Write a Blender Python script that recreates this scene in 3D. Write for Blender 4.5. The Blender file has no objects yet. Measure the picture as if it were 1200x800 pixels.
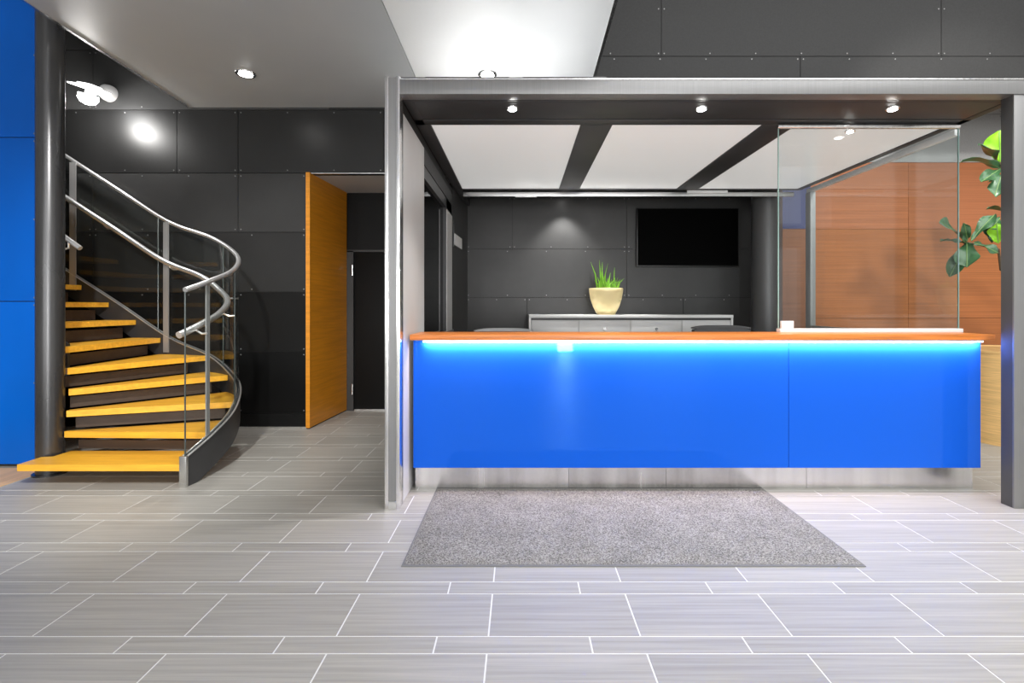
import bpy, bmesh, math, random
from mathutils import Vector, Matrix
R = math.radians
PI = math.pi
sc = bpy.context.scene
C = sc.collection
random.seed(7)

# ------------------------------------------------------------------ camera
cam_d = bpy.data.cameras.new('camera')
cam = bpy.data.objects.new('camera', cam_d)
C.objects.link(cam)
cam.location = (0, 0, 1.29)
cam.rotation_euler = (R(90), 0, 0)
cam_d.sensor_width = 36.0
cam_d.lens = 605 / 1200 * 36
cam_d.shift_x = -9 / 1200
cam_d.shift_y = -42 / 1200
cam_d.clip_end = 100
sc.camera = cam

# ------------------------------------------------------------------ world, light, exposure
w = bpy.data.worlds.new('world')
sc.world = w
w.use_nodes = True
w.node_tree.nodes['Background'].inputs[0].default_value = (1, 1, 1, 1)
w.node_tree.nodes['Background'].inputs[1].default_value = 0.6
sc.view_settings.view_transform = 'Standard'
sc.view_settings.look = 'None'
sc.view_settings.gamma = 1.0
sc.view_settings.use_curve_mapping = False
sc.view_settings.exposure = 0.35


def light(name, kind, loc, energy, rot=(0, 0, 0), color=(1, 1, 1), **k):
    d = bpy.data.lights.new(name, kind)
    d.energy = energy
    d.color = color
    for a, v in k.items():
        setattr(d, a, v)
    o = bpy.data.objects.new(name, d)
    C.objects.link(o)
    o.location = loc
    o.rotation_euler = rot
    return o


def aim(o, target):
    d = Vector(target) - o.location
    o.rotation_euler = d.to_track_quat('-Z', 'Y').to_euler()


# area light added overhead to fill the lobby right of the low ceiling
light('added_fill', 'AREA', (4.4, -0.4, 5.75), 500, (0, 0, 0), (1, 1, 1), shape='RECTANGLE', size=7.0, size_y=9.0)
# daylight through the four street windows behind the camera
for wx in (-4.4, -1.6, 4.0, 6.8):
    light('window_daylight', 'AREA', (wx, -6.9, 1.55), 60 if wx < 5 else 5, (R(90), 0, 0), (1, 1, 1), shape='RECTANGLE', size=2.2, size_y=2.7)
light('doorway_daylight', 'AREA', (1.23, -6.9, 1.1), 180, (R(90), 0, 0), (1, 1, 1), shape='RECTANGLE', size=0.42, size_y=2.1)
for wx in (-1.6, 2.4, 6.6):
    light('upper_window_daylight', 'AREA', (wx, -6.9, 4.4), 70 if wx < 5 else 6, (R(90), 0, 0), (1, 1, 1), shape='RECTANGLE', size=2.6, size_y=1.6)
# track lamp washing the wood wall and the plant
_o = light('unseen_spot', 'SPOT', (3.75, 2.2, 3.95), 340, (0, 0, 0), (1.0, 0.97, 0.92), spot_size=R(50), spot_blend=0.6, shadow_soft_size=0.12)
aim(_o, (4.9, 6.5, 2.6))
# unseen lamp aimed at the stair to brighten its treads
_o = light('unseen_spot', 'SPOT', (-1.6, 1.0, 3.3), 420, (0, 0, 0), (1.0, 0.98, 0.95), spot_size=R(60), spot_blend=0.8, shadow_soft_size=0.06)
aim(_o, (-3.2, 4.3, 0.6))

# ------------------------------------------------------------------ materials
MATS = {}


def mat(name, color, rough=0.5, metal=0.0, spec=0.5, coat=0.0, coat_rough=0.03, emit=None, strength=0.0,
        noise=None, bump=0.0, rough_var=0.0):
    """noise=(scale xyz, detail, amount): colour varied round its base by a stretched noise in world space."""
    m = bpy.data.materials.new(name)
    m.use_nodes = True
    nt = m.node_tree
    b = nt.nodes['Principled BSDF']
    b.inputs['Base Color'].default_value = (*color, 1)
    b.inputs['Roughness'].default_value = rough
    b.inputs['Metallic'].default_value = metal
    b.inputs['Specular IOR Level'].default_value = spec
    b.inputs['Coat Weight'].default_value = coat
    b.inputs['Coat Roughness'].default_value = coat_rough
    if emit:
        b.inputs['Emission Color'].default_value = (*emit, 1)
        b.inputs['Emission Strength'].default_value = strength
    if noise:
        scale, detail, amount = noise
        geo = nt.nodes.new('ShaderNodeNewGeometry')
        info = nt.nodes.new('ShaderNodeObjectInfo')
        off = nt.nodes.new('ShaderNodeVectorMath'); off.operation = 'MULTIPLY_ADD'
        comb = nt.nodes.new('ShaderNodeCombineXYZ')
        for k in range(3):
            nt.links.new(info.outputs['Random'], comb.inputs[k])
        nt.links.new(comb.outputs[0], off.inputs[0])
        off.inputs[1].default_value = (13, 7, 5)
        nt.links.new(geo.outputs['Position'], off.inputs[2])
        mp = nt.nodes.new('ShaderNodeMapping')
        mp.inputs['Scale'].default_value = scale
        nt.links.new(off.outputs[0], mp.inputs['Vector'])
        nz = nt.nodes.new('ShaderNodeTexNoise')
        nz.inputs['Scale'].default_value = 1.0
        nz.inputs['Detail'].default_value = detail
        nz.inputs['Roughness'].default_value = 0.6
        nt.links.new(mp.outputs[0], nz.inputs['Vector'])
        rmp = nt.nodes.new('ShaderNodeValToRGB')
        e = rmp.color_ramp.elements
        lo = 1 - amount; hi = 1 + amount
        e[0].position = 0.28; e[0].color = (*[c * lo for c in color], 1)
        e[1].position = 0.72; e[1].color = (*[min(1, c * hi) for c in color], 1)
        nt.links.new(nz.outputs['Fac'], rmp.inputs[0])
        hsv = nt.nodes.new('ShaderNodeHueSaturation')
        mr = nt.nodes.new('ShaderNodeMapRange')
        mr.inputs['To Min'].default_value = 0.94; mr.inputs['To Max'].default_value = 1.06
        nt.links.new(info.outputs['Random'], mr.inputs['Value'])
        nt.links.new(mr.outputs[0], hsv.inputs['Value'])
        nt.links.new(rmp.outputs[0], hsv.inputs['Color'])
        nt.links.new(hsv.outputs[0], b.inputs['Base Color'])
        if rough_var:
            m2 = nt.nodes.new('ShaderNodeMapRange')
            m2.inputs['To Min'].default_value = max(0.02, rough - rough_var)
            m2.inputs['To Max'].default_value = rough + rough_var
            nt.links.new(nz.outputs['Fac'], m2.inputs['Value'])
            nt.links.new(m2.outputs[0], b.inputs['Roughness'])
        if bump:
            bp = nt.nodes.new('ShaderNodeBump')
            bp.inputs['Strength'].default_value = bump
            bp.inputs['Distance'].default_value = 0.004
            nt.links.new(nz.outputs['Fac'], bp.inputs['Height'])
            nt.links.new(bp.outputs[0], b.inputs['Normal'])
    MATS[name] = m
    return m


def glass_mat(name, tint, base_reflect=0.02, gain=1.0):
    """thin architectural glass: clear with a tint, mirror reflection rising with the angle"""
    m = bpy.data.materials.new(name)
    m.use_nodes = True
    nt = m.node_tree
    nt.nodes.remove(nt.nodes['Principled BSDF'])
    out = nt.nodes['Material Output']
    tr = nt.nodes.new('ShaderNodeBsdfTransparent'); tr.inputs[0].default_value = (*tint, 1)
    gl = nt.nodes.new('ShaderNodeBsdfGlossy'); gl.inputs['Roughness'].default_value = 0.01
    lw_ = nt.nodes.new('ShaderNodeLayerWeight'); lw_.inputs['Blend'].default_value = 0.5
    pw = nt.nodes.new('ShaderNodeMath'); pw.operation = 'POWER'; pw.inputs[1].default_value = 5.0
    nt.links.new(lw_.outputs['Facing'], pw.inputs[0])
    mul = nt.nodes.new('ShaderNodeMath'); mul.operation = 'MULTIPLY_ADD'; mul.use_clamp = True
    mul.inputs[1].default_value = 0.6 * gain; mul.inputs[2].default_value = base_reflect
    nt.links.new(pw.outputs[0], mul.inputs[0])
    mx = nt.nodes.new('ShaderNodeMixShader')
    nt.links.new(mul.outputs[0], mx.inputs[0])
    nt.links.new(tr.outputs[0], mx.inputs[1])
    nt.links.new(gl.outputs[0], mx.inputs[2])
    nt.links.new(mx.outputs[0], out.inputs['Surface'])
    MATS[name] = m
    return m


M_tile = mat('floor_tile_grey', (0.372, 0.358, 0.328), 0.42, spec=0.38, noise=((1.3, 55, 1), 6, 0.2), rough_var=0.06, bump=0.03)
M_grout = mat('grout_pale', (0.78, 0.78, 0.77), 0.8)
M_black = mat('black_panel', (0.022, 0.022, 0.022), 0.38, noise=((3, 3, 3), 4, 0.12))
M_black_b = mat('black_panel_soft', (0.045, 0.045, 0.045), 0.40, spec=0.4, noise=((3, 3, 3), 4, 0.12))
M_dark = mat('charcoal_panel', (0.032, 0.032, 0.032), 0.5, spec=0.22, noise=((60, 60, 60), 2, 0.12))
M_joint = mat('joint_black', (0.006, 0.006, 0.006), 0.7)
M_rivet = mat('rivet_steel', (0.28, 0.28, 0.28), 0.4, metal=0.6)
M_blue = mat('blue_panel', (0.0, 0.105, 0.52), 0.35, spec=0.08, coat=0.2, coat_rough=0.1, noise=((2, 2, 1), 2, 0.08))
M_blueglass = mat('blue_glass', (0.009, 0.102, 0.61), 0.03, spec=0.5, coat=0.08, coat_rough=0.02)
M_blueglass.node_tree.nodes['Principled BSDF'].inputs['Specular Tint'].default_value = (0.12, 0.42, 1.0, 1)
M_ceil_r = mat('ceiling_white_lit', (0.90, 0.92, 0.94), 0.4, noise=((2, 2, 2), 2, 0.02))  # lighter base colour stands in for the brighter light on this panel
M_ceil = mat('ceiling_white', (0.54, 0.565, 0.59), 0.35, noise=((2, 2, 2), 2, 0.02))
M_ceil_n = mat('niche_ceiling', (0.5, 0.5, 0.5), 0.5)
M_lum = mat('luminous_panel', (0.72, 0.72, 0.71), 0.25, emit=(1, 1, 0.99), strength=0.26)
M_alu = mat('aluminium', (0.62, 0.62, 0.62), 0.34, metal=1.0, noise=((2, 2, 300), 2, 0.12), rough_var=0.05)
M_alu_b = mat('aluminium_bright', (0.85, 0.85, 0.85), 0.22, metal=1.0, noise=((30, 30, 3), 2, 0.15), rough_var=0.08)
M_alu_p = mat('aluminium_painted', (0.25, 0.25, 0.25), 0.38, metal=0.55, noise=((200, 2, 2), 2, 0.06))
M_postdark = mat('post_dark', (0.10, 0.10, 0.10), 0.45, metal=0.3, noise=((2, 2, 2), 2, 0.08))
M_postgrey = mat('post_grey', (0.40, 0.40, 0.40), 0.45, metal=0.5)
M_grey = mat('grey_lacquer', (0.62, 0.62, 0.62), 0.36, metal=0.15, noise=((2, 2, 2), 2, 0.05))
M_darkmetal = mat('dark_metal', (0.055, 0.055, 0.057), 0.42, metal=0.35, noise=((2, 2, 2), 2, 0.1))
M_colmetal = mat('column_metal', (0.085, 0.085, 0.087), 0.27, metal=0.75, noise=((3, 3, 1), 3, 0.15), rough_var=0.05)
M_steel = mat('brushed_steel', (0.66, 0.66, 0.65), 0.24, metal=1.0, noise=((9, 9, 0.4), 3, 0.14), rough_var=0.08)
M_tube = mat('polished_tube', (0.9, 0.9, 0.9), 0.3, metal=0.85)
G_edge_d = mat('glass_edge_dark', (0.05, 0.065, 0.062), 0.2)
M_tread = mat('oak_tread', (0.93, 0.46, 0.04), 0.36, noise=((3, 40, 40), 4, 0.18))
M_riser = mat('brown_riser', (0.075, 0.05, 0.034), 0.5, noise=((3, 20, 20), 3, 0.15))
M_woodtop = mat('counter_wood', (0.62, 0.19, 0.035), 0.32, noise=((2.5, 30, 60), 5, 0.30))
M_nichewood = mat('orange_veneer', (0.66, 0.25, 0.012), 0.38, noise=((2, 2, 45), 5, 0.16))
M_wallwood = mat('red_veneer', (0.37, 0.125, 0.036), 0.42, noise=((0.8, 1, 110), 4, 0.26))
M_planter = mat('pale_bamboo', (0.80, 0.52, 0.21), 0.45, noise=((4, 4, 130), 4, 0.22))
M_floorwood = mat('pale_floor_wood', (0.72, 0.45, 0.20), 0.4, noise=((20, 2, 2), 4, 0.15))
M_white = mat('white_matt', (0.80, 0.80, 0.80), 0.4)
M_cab = mat('cabinet_grey', (0.60, 0.60, 0.60), 0.35)
M_cabtop = mat('cabinet_top_grey', (0.80, 0.80, 0.80), 0.25)
M_tv = mat('screen_black', (0.0015, 0.0015, 0.0015), 0.5, spec=0.02)
M_tvb = mat('bezel_black', (0.006, 0.006, 0.006), 0.4)
M_pot = mat('cream_pot', (1.0, 0.80, 0.42), 0.35, noise=((4, 4, 4), 2, 0.05))
M_soil = mat('soil', (0.03, 0.02, 0.012), 0.9)
M_blade = mat('grass_blade', (0.13, 0.33, 0.02), 0.45, noise=((20, 20, 3), 2, 0.3))
M_leaf = mat('fig_leaf', (0.045, 0.125, 0.05), 0.33, noise=((18, 18, 18), 3, 0.3), coat=0.25, coat_rough=0.2)
M_leafb = mat('fig_leaf_backlit', (0.23, 0.55, 0.015), 0.4, noise=((18, 18, 18), 3, 0.2))  # brighter green stands in for light coming through the leaf
M_vein = mat('leaf_vein', (0.18, 0.30, 0.10), 0.5)
M_stem = mat('fig_stem', (0.10, 0.07, 0.04), 0.7, noise=((30, 30, 30), 3, 0.3))
M_mat = None
M_matedge = mat('mat_rubber', (0.17, 0.17, 0.17), 0.7)
M_chair = mat('chair_fabric', (0.085, 0.085, 0.088), 0.6)
M_chairl = mat('chair_edge_grey', (0.45, 0.45, 0.46), 0.4)
M_lamp = mat('lamp_lens', (1, 1, 1), 0.4, emit=(1, 0.98, 0.95), strength=28)
M_led = mat('led_strip', (1, 1, 1), 0.4, emit=(0.95, 0.98, 1.0), strength=9)
M_shade = mat('lit_shade', (0.9, 0.9, 0.9), 0.3, emit=(1, 1, 1), strength=2.2)
M_bulb = mat('lit_bulb', (0.9, 0.9, 0.9), 0.3, emit=(1, 1, 1), strength=12)
M_cream = mat('facade_plaster', (0.55, 0.55, 0.54), 0.8)
G_clear = glass_mat('clear_glass', (0.97, 0.985, 0.98), 0.03, 0.9)
G_screen = glass_mat('screen_glass', (0.955, 0.975, 0.975), 0.035, 1.0)
G_dark = glass_mat('smoked_glass', (0.22, 0.22, 0.22), 0.05, 1.2)
G_edge = mat('glass_edge_green', (0.30, 0.48, 0.44), 0.15, spec=0.8)


def pile_mat():
    m = mat('mat_pile', (0.33, 0.33, 0.33), 0.95, spec=0.1)
    nt = m.node_tree
    b = nt.nodes['Principled BSDF']
    geo = nt.nodes.new('ShaderNodeNewGeometry')
    n1 = nt.nodes.new('ShaderNodeTexNoise'); n1.inputs['Scale'].default_value = 150; n1.inputs['Detail'].default_value = 2
    n2 = nt.nodes.new('ShaderNodeTexNoise'); n2.inputs['Scale'].default_value = 5; n2.inputs['Detail'].default_value = 3
    for n in (n1, n2):
        nt.links.new(geo.outputs['Position'], n.inputs['Vector'])
    r1 = nt.nodes.new('ShaderNodeValToRGB')
    r1.color_ramp.elements[0].position = 0.35; r1.color_ramp.elements[0].color = (0.12, 0.116, 0.107, 1)
    r1.color_ramp.elements[1].position = 0.66; r1.color_ramp.elements[1].color = (0.42, 0.405, 0.375, 1)
    nt.links.new(n1.outputs['Fac'], r1.inputs[0])
    r2 = nt.nodes.new('ShaderNodeValToRGB')
    r2.color_ramp.elements[0].position = 0.3; r2.color_ramp.elements[0].color = (0.8, 0.8, 0.8, 1)
    r2.color_ramp.elements[1].position = 0.7; r2.color_ramp.elements[1].color = (1, 1, 1, 1)
    nt.links.new(n2.outputs['Fac'], r2.inputs[0])
    mx = nt.nodes.new('ShaderNodeMix'); mx.data_type = 'RGBA'; mx.blend_type = 'MULTIPLY'
    mx.inputs[0].default_value = 1
    nt.links.new(r1.outputs[0], mx.inputs[6]); nt.links.new(r2.outputs[0], mx.inputs[7])
    nt.links.new(mx.outputs[2], b.inputs['Base Color'])
    bp = nt.nodes.new('ShaderNodeBump'); bp.inputs['Strength'].default_value = 0.7; bp.inputs['Distance'].default_value = 0.006
    nt.links.new(n1.outputs['Fac'], bp.inputs['Height']); nt.links.new(bp.outputs[0], b.inputs['Normal'])
    return m


M_mat = pile_mat()


# ------------------------------------------------------------------ helpers
def origin_of(o):
    p = Vector((0, 0, 0))
    while o is not None:
        p += o.location
        o = o.parent
    return p


def tag(o, label=None, cat=None, group=None, kind=None):
    if label: o['label'] = label
    if cat: o['category'] = cat
    if group: o['group'] = group
    if kind: o['kind'] = kind
    return o


def thing(name, loc, label, cat, group=None):
    o = bpy.data.objects.new(name, None)
    o.empty_display_size = 0.1
    C.objects.link(o)
    o.location = loc
    return tag(o, label, cat, group)


class MB:
    """collects shapes given in world coordinates; build() links them as one mesh object"""
    def __init__(s):
        s.v = []; s.f = []

    def add(s, vs, fs):
        n = len(s.v)
        s.v += [tuple(p) for p in vs]
        s.f += [tuple(i + n for i in f) for f in fs]
        return s

    def box(s, x0, x1, y0, y1, z0, z1, bev=0.0):
        x0, x1 = min(x0, x1), max(x0, x1); y0, y1 = min(y0, y1), max(y0, y1); z0, z1 = min(z0, z1), max(z0, z1)
        if bev <= 0:
            vs = [(x, y, z) for z in (z0, z1) for y in (y0, y1) for x in (x0, x1)]
            fs = [(0, 2, 3, 1), (4, 5, 7, 6), (0, 1, 5, 4), (2, 6, 7, 3), (0, 4, 6, 2), (1, 3, 7, 5)]
            return s.add(vs, fs)
        bm = bmesh.new()
        bmesh.ops.create_cube(bm, size=1)
        for v in bm.verts:
            v.co = Vector(((x0 + x1) / 2 + v.co.x * (x1 - x0), (y0 + y1) / 2 + v.co.y * (y1 - y0), (z0 + z1) / 2 + v.co.z * (z1 - z0)))
        bmesh.ops.bevel(bm, geom=bm.edges[:], offset=bev, segments=2, affect='EDGES', profile=0.6)
        bm.verts.index_update()
        s.add([v.co[:] for v in bm.verts], [[v.index for v in f.verts] for f in bm.faces])
        bm.free()
        return s

    def prism(s, pts, z0, z1):
        """plan polygon (counter-clockwise) between two heights"""
        n = len(pts)
        vs = [(x, y, z0) for x, y in pts] + [(x, y, z1) for x, y in pts]
        fs = [tuple(reversed(range(n))), tuple(range(n, 2 * n))]
        fs += [(i, (i + 1) % n, n + (i + 1) % n, n + i) for i in range(n)]
        return s.add(vs, fs)

    def tube(s, path, r, seg=12, caps=True):
        P = [Vector(p) for p in path]
        n = len(P)
        rr = r if isinstance(r, (list, tuple)) else [r] * n
        vs = []; fs = []
        up = None
        for i, p in enumerate(P):
            t = (P[min(i + 1, n - 1)] - P[max(i - 1, 0)]).normalized()
            if up is None:
                up = Vector((0, 0, 1)) if abs(t.z) < 0.9 else Vector((0, 1, 0))
            a = up - t * up.dot(t)
            if a.length < 1e-4:
                a = t.orthogonal()
            a.normalize(); up = a
            b = t.cross(a)
            for k in range(seg):
                an = 2 * PI * k / seg
                vs.append(p + (a * math.cos(an) + b * math.sin(an)) * rr[i])
        for i in range(n - 1):
            for k in range(seg):
                k2 = (k + 1) % seg
                fs.append((i * seg + k, i * seg + k2, (i + 1) * seg + k2, (i + 1) * seg + k))
        if caps:
            fs.append(tuple(reversed(range(seg)))); fs.append(tuple(range((n - 1) * seg, n * seg)))
        return s.add(vs, fs)

    def lathe(s, prof, c, seg=32):
        """profile of (radius, z) pairs turned round the vertical through c"""
        vs = []; fs = []
        n = len(prof)
        for r, z in prof:
            for k in range(seg):
                an = 2 * PI * k / seg
                vs.append((c[0] + r * math.cos(an), c[1] + r * math.sin(an), c[2] + z))
        for i in range(n - 1):
            for k in range(seg):
                k2 = (k + 1) % seg
                fs.append((i * seg + k, i * seg + k2, (i + 1) * seg + k2, (i + 1) * seg + k))
        fs.append(tuple(reversed(range(seg)))); fs.append(tuple(range((n - 1) * seg, n * seg)))
        return s.add(vs, fs)

    def ribbon(s, path, half, zlo, zhi):
        """upright band along plan path (x, y); zlo/zhi lists; thickness 2*half"""
        n = len(path)
        vs = []; fs = []
        for i in range(n):
            a = Vector(path[max(i - 1, 0)][:2]); b = Vector(path[min(i + 1, n - 1)][:2])
            t = (b - a).normalized(); nn = Vector((t.y, -t.x))
            p = Vector(path[i][:2])
            for q, z in ((p - nn * half, zlo[i]), (p + nn * half, zlo[i]), (p + nn * half, zhi[i]), (p - nn * half, zhi[i])):
                vs.append((q.x, q.y, z))
        for i in range(n - 1):
            for k in range(4):
                k2 = (k + 1) % 4
                fs.append((i * 4 + k, i * 4 + k2, (i + 1) * 4 + k2, (i + 1) * 4 + k))
        fs.append((3, 2, 1, 0)); fs.append(tuple((n - 1) * 4 + k for k in range(4)))
        return s.add(vs, fs)

    def mesh(s, name, m, off=(0, 0, 0), smooth=35):
        me = bpy.data.meshes.new(name)
        o = Vector(off)
        me.from_pydata([tuple(Vector(p) - o) for p in s.v], [], s.f)
        bm = bmesh.new(); bm.from_mesh(me)
        bmesh.ops.recalc_face_normals(bm, faces=bm.faces[:])
        bm.to_mesh(me); bm.free()
        me.materials.append(m)
        if smooth:
            me.polygons.foreach_set('use_smooth', [True] * len(me.polygons))
            me.set_sharp_from_angle(angle=R(smooth))
        me.update()
        return me

    def build(s, name, m, parent=None, kind=None, label=None, smooth=35):
        xs, ys, zs = zip(*s.v)
        o = bpy.data.objects.new(name, None)
        bpy.data.objects.remove(o)
        base = Vector(((min(xs) + max(xs)) / 2, (min(ys) + max(ys)) / 2, min(zs)))
        me = s.mesh(name, m, base, smooth)
        ob = bpy.data.objects.new(name, me)
        C.objects.link(ob)
        if parent is not None:
            ob.parent = parent
            ob.location = base - origin_of(parent)
        else:
            ob.location = base
        if kind: ob['kind'] = kind
        if label: ob['label'] = label
        return ob


def copy_tree(o, parent=None, offset=(0, 0, 0), label=None):
    c = o.copy()
    C.objects.link(c)
    if parent is not None:
        c.parent = parent
        c.matrix_parent_inverse = o.matrix_parent_inverse.copy()
    c.location = o.location + Vector(offset)
    if label: c['label'] = label
    for ch in list(o.children):
        copy_tree(ch, c)
    return c


def cat_rom(K, per=8):
    """Catmull-Rom through tuples of any length"""
    out = []
    n = len(K)
    for i in range(n - 1):
        p0 = K[max(i - 1, 0)]; p1 = K[i]; p2 = K[i + 1]; p3 = K[min(i + 2, n - 1)]
        for j in range(per):
            t = j / per
            out.append(tuple(0.5 * (2 * b + (c - a) * t + (2 * a - 5 * b + 4 * c - d) * t * t + (3 * b - a - 3 * c + d) * t ** 3)
                             for a, b, c, d in zip(p0, p1, p2, p3)))
    out.append(tuple(K[-1]))
    return out


# ------------------------------------------------------------------ floor with its tiles
fl = MB().box(-7.4, 9.4, -7.2, 8.2, -0.12, -0.0012).build('floor', M_grout, kind='structure')
fl['label'] = 'grey tiled lobby floor with pale joints'
TL, GR = 0.594, 0.0065
Y0 = 1.915
rows = []
for k in range(-24, 17):
    yb = Y0 + 0.3975 * k
    rows.append((yb, 0.100, -0.322)); rows.append((yb + 0.100, 0.2975, -0.122))
full = {}
for d in (0.100, 0.2975):
    b = MB().box(-TL / 2 + GR / 2, TL / 2 - GR / 2, -d / 2 + GR / 2, d / 2 - GR / 2, -0.006, 0.0)
    b.f = b.f[1:]
    full[d] = b.mesh('tile', M_tile, smooth=0)
near = []; rest = []
for yb, d, ph in rows:
    for n in range(-13, 16):
        xc = ph + TL * (n + 0.5); yc = yb + d / 2
        if xc < -7 or xc > 9.2 or yc < -7 or yc > 7.9: continue
        yb2 = yc
        vis = yc > 1.62 and -1.02 * yc - TL / 2 < xc < 0.985 * yc + TL / 2
        if -0.55 < xc < 1.68 and 2.7 < yc < 3.6: vis = False            # under the mat
        if xc > -0.8 and yc > 3.62 and xc < 3.25: vis = False            # behind the counter
        if xc < -2.4 and yc > 4.3: vis = False
        if yc > 6.4: vis = False
        if xc > 3.3 and yc > 4.9: vis = False
        (near if vis else rest).append((yc, xc, d))
near.sort()
rest += near[300:]
near = near[:300]
for yc, xc, d in near:
    t = bpy.data.objects.new('tile', full[d])
    C.objects.link(t)
    t.parent = fl
    t.location = Vector((xc, yc, random.uniform(-0.0002, 0.0002))) - fl.location
b = MB()
for yc, xc, d in rest:
    b.add([(xc + sx * (TL / 2 - GR / 2), yc + sy * (d / 2 - GR / 2), z) for z in (-0.006, 0) for sy in (-1, 1) for sx in (-1, 1)],
          [(4, 5, 7, 6), (0, 1, 5, 4), (2, 6, 7, 3), (0, 4, 6, 2), (1, 3, 7, 5)])
b.build('far_tile', M_tile, fl, kind='stuff', smooth=0)
# pale wood strip of floor at the foot of the stair
b = MB()
fw = MB().box(-6.9, -3.70, 2.4, 4.10, -0.004, 0.003).build('trim_1', M_floorwood, kind='structure')
fw['label'] = 'pale wooden floor strip below the blue wall'


# ------------------------------------------------------------------ panelled walls
def panel_wall(name, label, y, thick, rects, back, rivets=True, gap=0.007, mat_of=None, part='wall_panel'):
    """rects: (x0, x1, z0, z1, material); facing -Y at y"""
    xs0 = min(r[0] for r in rects); xs1 = max(r[1] for r in rects)
    bb = MB()
    for x0, x1, z0, z1, m in rects:
        bb.box(x0, x1, y + 0.012, y + thick, z0, z1)
    wl = bb.build(name, back, kind='structure')
    wl['label'] = label
    rv = MB()
    for x0, x1, z0, z1, m in rects:
        MB().box(x0 + gap / 2, x1 - gap / 2, y, y + 0.013, z0 + gap / 2, z1 - gap / 2, 0.0).build(part, m, wl)
        if rivets and (z1 - z0) > 0.3:
            nx = max(1, round((x1 - x0) / 0.5)); nz = max(1, round((z1 - z0) / 0.62))
            for i in range(nx + 1):
                px = x0 + 0.03 + (x1 - x0 - 0.06) * i / nx
                for pz in (z0 + 0.03, z1 - 0.03):
                    rv.tube([(px, y, pz), (px, y - 0.004, pz)], 0.007, 6)
            for i in range(1, nz):
                pz = z0 + 0.03 + (z1 - z0 - 0.06) * i / nz
                for px in (x0 + 0.03, x1 - 0.03):
                    rv.tube([(px, y, pz), (px, y - 0.004, pz)], 0.007, 6)
    if rivets and rv.v:
        rv.build('rivet', M_rivet, wl, kind='stuff')
    return wl


YB = 5.42
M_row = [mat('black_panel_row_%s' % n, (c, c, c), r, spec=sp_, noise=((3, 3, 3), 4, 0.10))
         for n, c, r, sp_ in (('base', 0.008, 0.5, 0.12), ('low', 0.006, 0.42, 0.12), ('mid', 0.008, 0.40, 0.15), ('eye', 0.022, 0.42, 0.25), ('high', 0.034, 0.40, 0.3), ('top', 0.014, 0.36, 0.45))]  # row tones: panel tints plus reflected light put into the colour
rects = []
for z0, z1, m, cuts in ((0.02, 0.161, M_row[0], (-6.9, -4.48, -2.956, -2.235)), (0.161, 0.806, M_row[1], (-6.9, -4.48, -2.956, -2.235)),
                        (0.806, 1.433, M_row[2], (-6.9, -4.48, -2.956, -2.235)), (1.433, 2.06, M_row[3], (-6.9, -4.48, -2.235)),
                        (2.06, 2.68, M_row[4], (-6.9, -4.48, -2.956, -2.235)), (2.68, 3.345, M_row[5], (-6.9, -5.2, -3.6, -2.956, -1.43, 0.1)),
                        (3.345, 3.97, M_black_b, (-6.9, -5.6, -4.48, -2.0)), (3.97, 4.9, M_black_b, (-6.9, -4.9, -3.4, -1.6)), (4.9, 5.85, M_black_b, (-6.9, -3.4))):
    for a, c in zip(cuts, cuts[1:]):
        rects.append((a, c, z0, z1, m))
for z0, z1, cuts in ((2.76, 3.42, (0.1, 1.6, 3.25)), (3.345, 3.42, (-2.0, 0.1)), (3.42, 3.906, (-2.0, 0.0, 2.947, 5.9, 8.9)), (3.906, 4.9, (-1.6, 1.487, 4.426, 7.36, 8.9)), (4.9, 5.85, (-3.4, -0.5, 2.9, 5.9, 8.9))):
    for a, c in zip(cuts, cuts[1:]):
        rects.append((a, c, z0, z1, M_dark))
panel_wall('wall_back', 'black and charcoal riveted panel wall behind the stair and above the booth', YB, 0.10, rects, M_joint)
MB().box(-6.9, -2.235, YB - 0.012, YB + 0.02, 0.0, 0.022).build('baseboard_back', M_alu_b, kind='structure')

# blue wall at far left
YL = 4.13
rects = []
for z0, z1 in ((0.02, 1.324), (1.324, 2.635), (2.635, 3.946), (3.946, 5.257)):
    for a, c in ((-6.9, -5.2), (-5.2, -3.85)):
        rects.append((a, c, z0, z1, M_blue))
panel_wall('wall_left', 'glossy blue panel wall at the left of the stair', YL, 0.06, rects, M_joint)

# wood wall to the right, grey riveted panels above, blue strip beside the column
YR = 6.60
M_wallwood_u = mat('red_veneer_upper', (0.42, 0.145, 0.055), 0.42, noise=((0.8, 1, 110), 4, 0.24))
M_greyp = mat('grey_panel', (0.40, 0.40, 0.40), 0.45, noise=((60, 60, 60), 2, 0.08))
M_navy = mat('navy_panel', (0.03, 0.04, 0.13), 0.4)
M_wallwood_d = mat('red_veneer_dark', (0.20, 0.075, 0.028), 0.42, noise=((0.8, 1, 110), 4, 0.24))  # darker tone of the wood wall beside the column
rects = [(3.25, 3.72, 0.0, 2.27, M_wallwood_d), (3.25, 3.72, 2.27, 3.12, M_navy)]
for a, c in ((3.72, 4.97), (4.97, 6.22), (6.22, 7.6), (7.6, 8.9)):
    rects.append((a, c, 0.0, 1.13, M_wallwood)); rects.append((a, c, 1.13, 2.27, M_wallwood)); rects.append((a, c, 2.27, 3.12, M_wallwood_u))
wr = panel_wall('wall_right', 'reddish horizontal grain wood wall behind the plant', YR, 0.1, rects, M_joint, rivets=False, gap=0.004)
rects = [(a, c, z0, z1, M_greyp) for a, c in ((3.25, 5.6), (5.6, 7.2), (7.2, 8.9)) for z0, z1 in ((3.12, 3.74), (3.74, 4.6))]
panel_wall('wall_upper_right', 'grey riveted panels above the wood wall', YR, 0.1, rects, M_joint)

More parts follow.
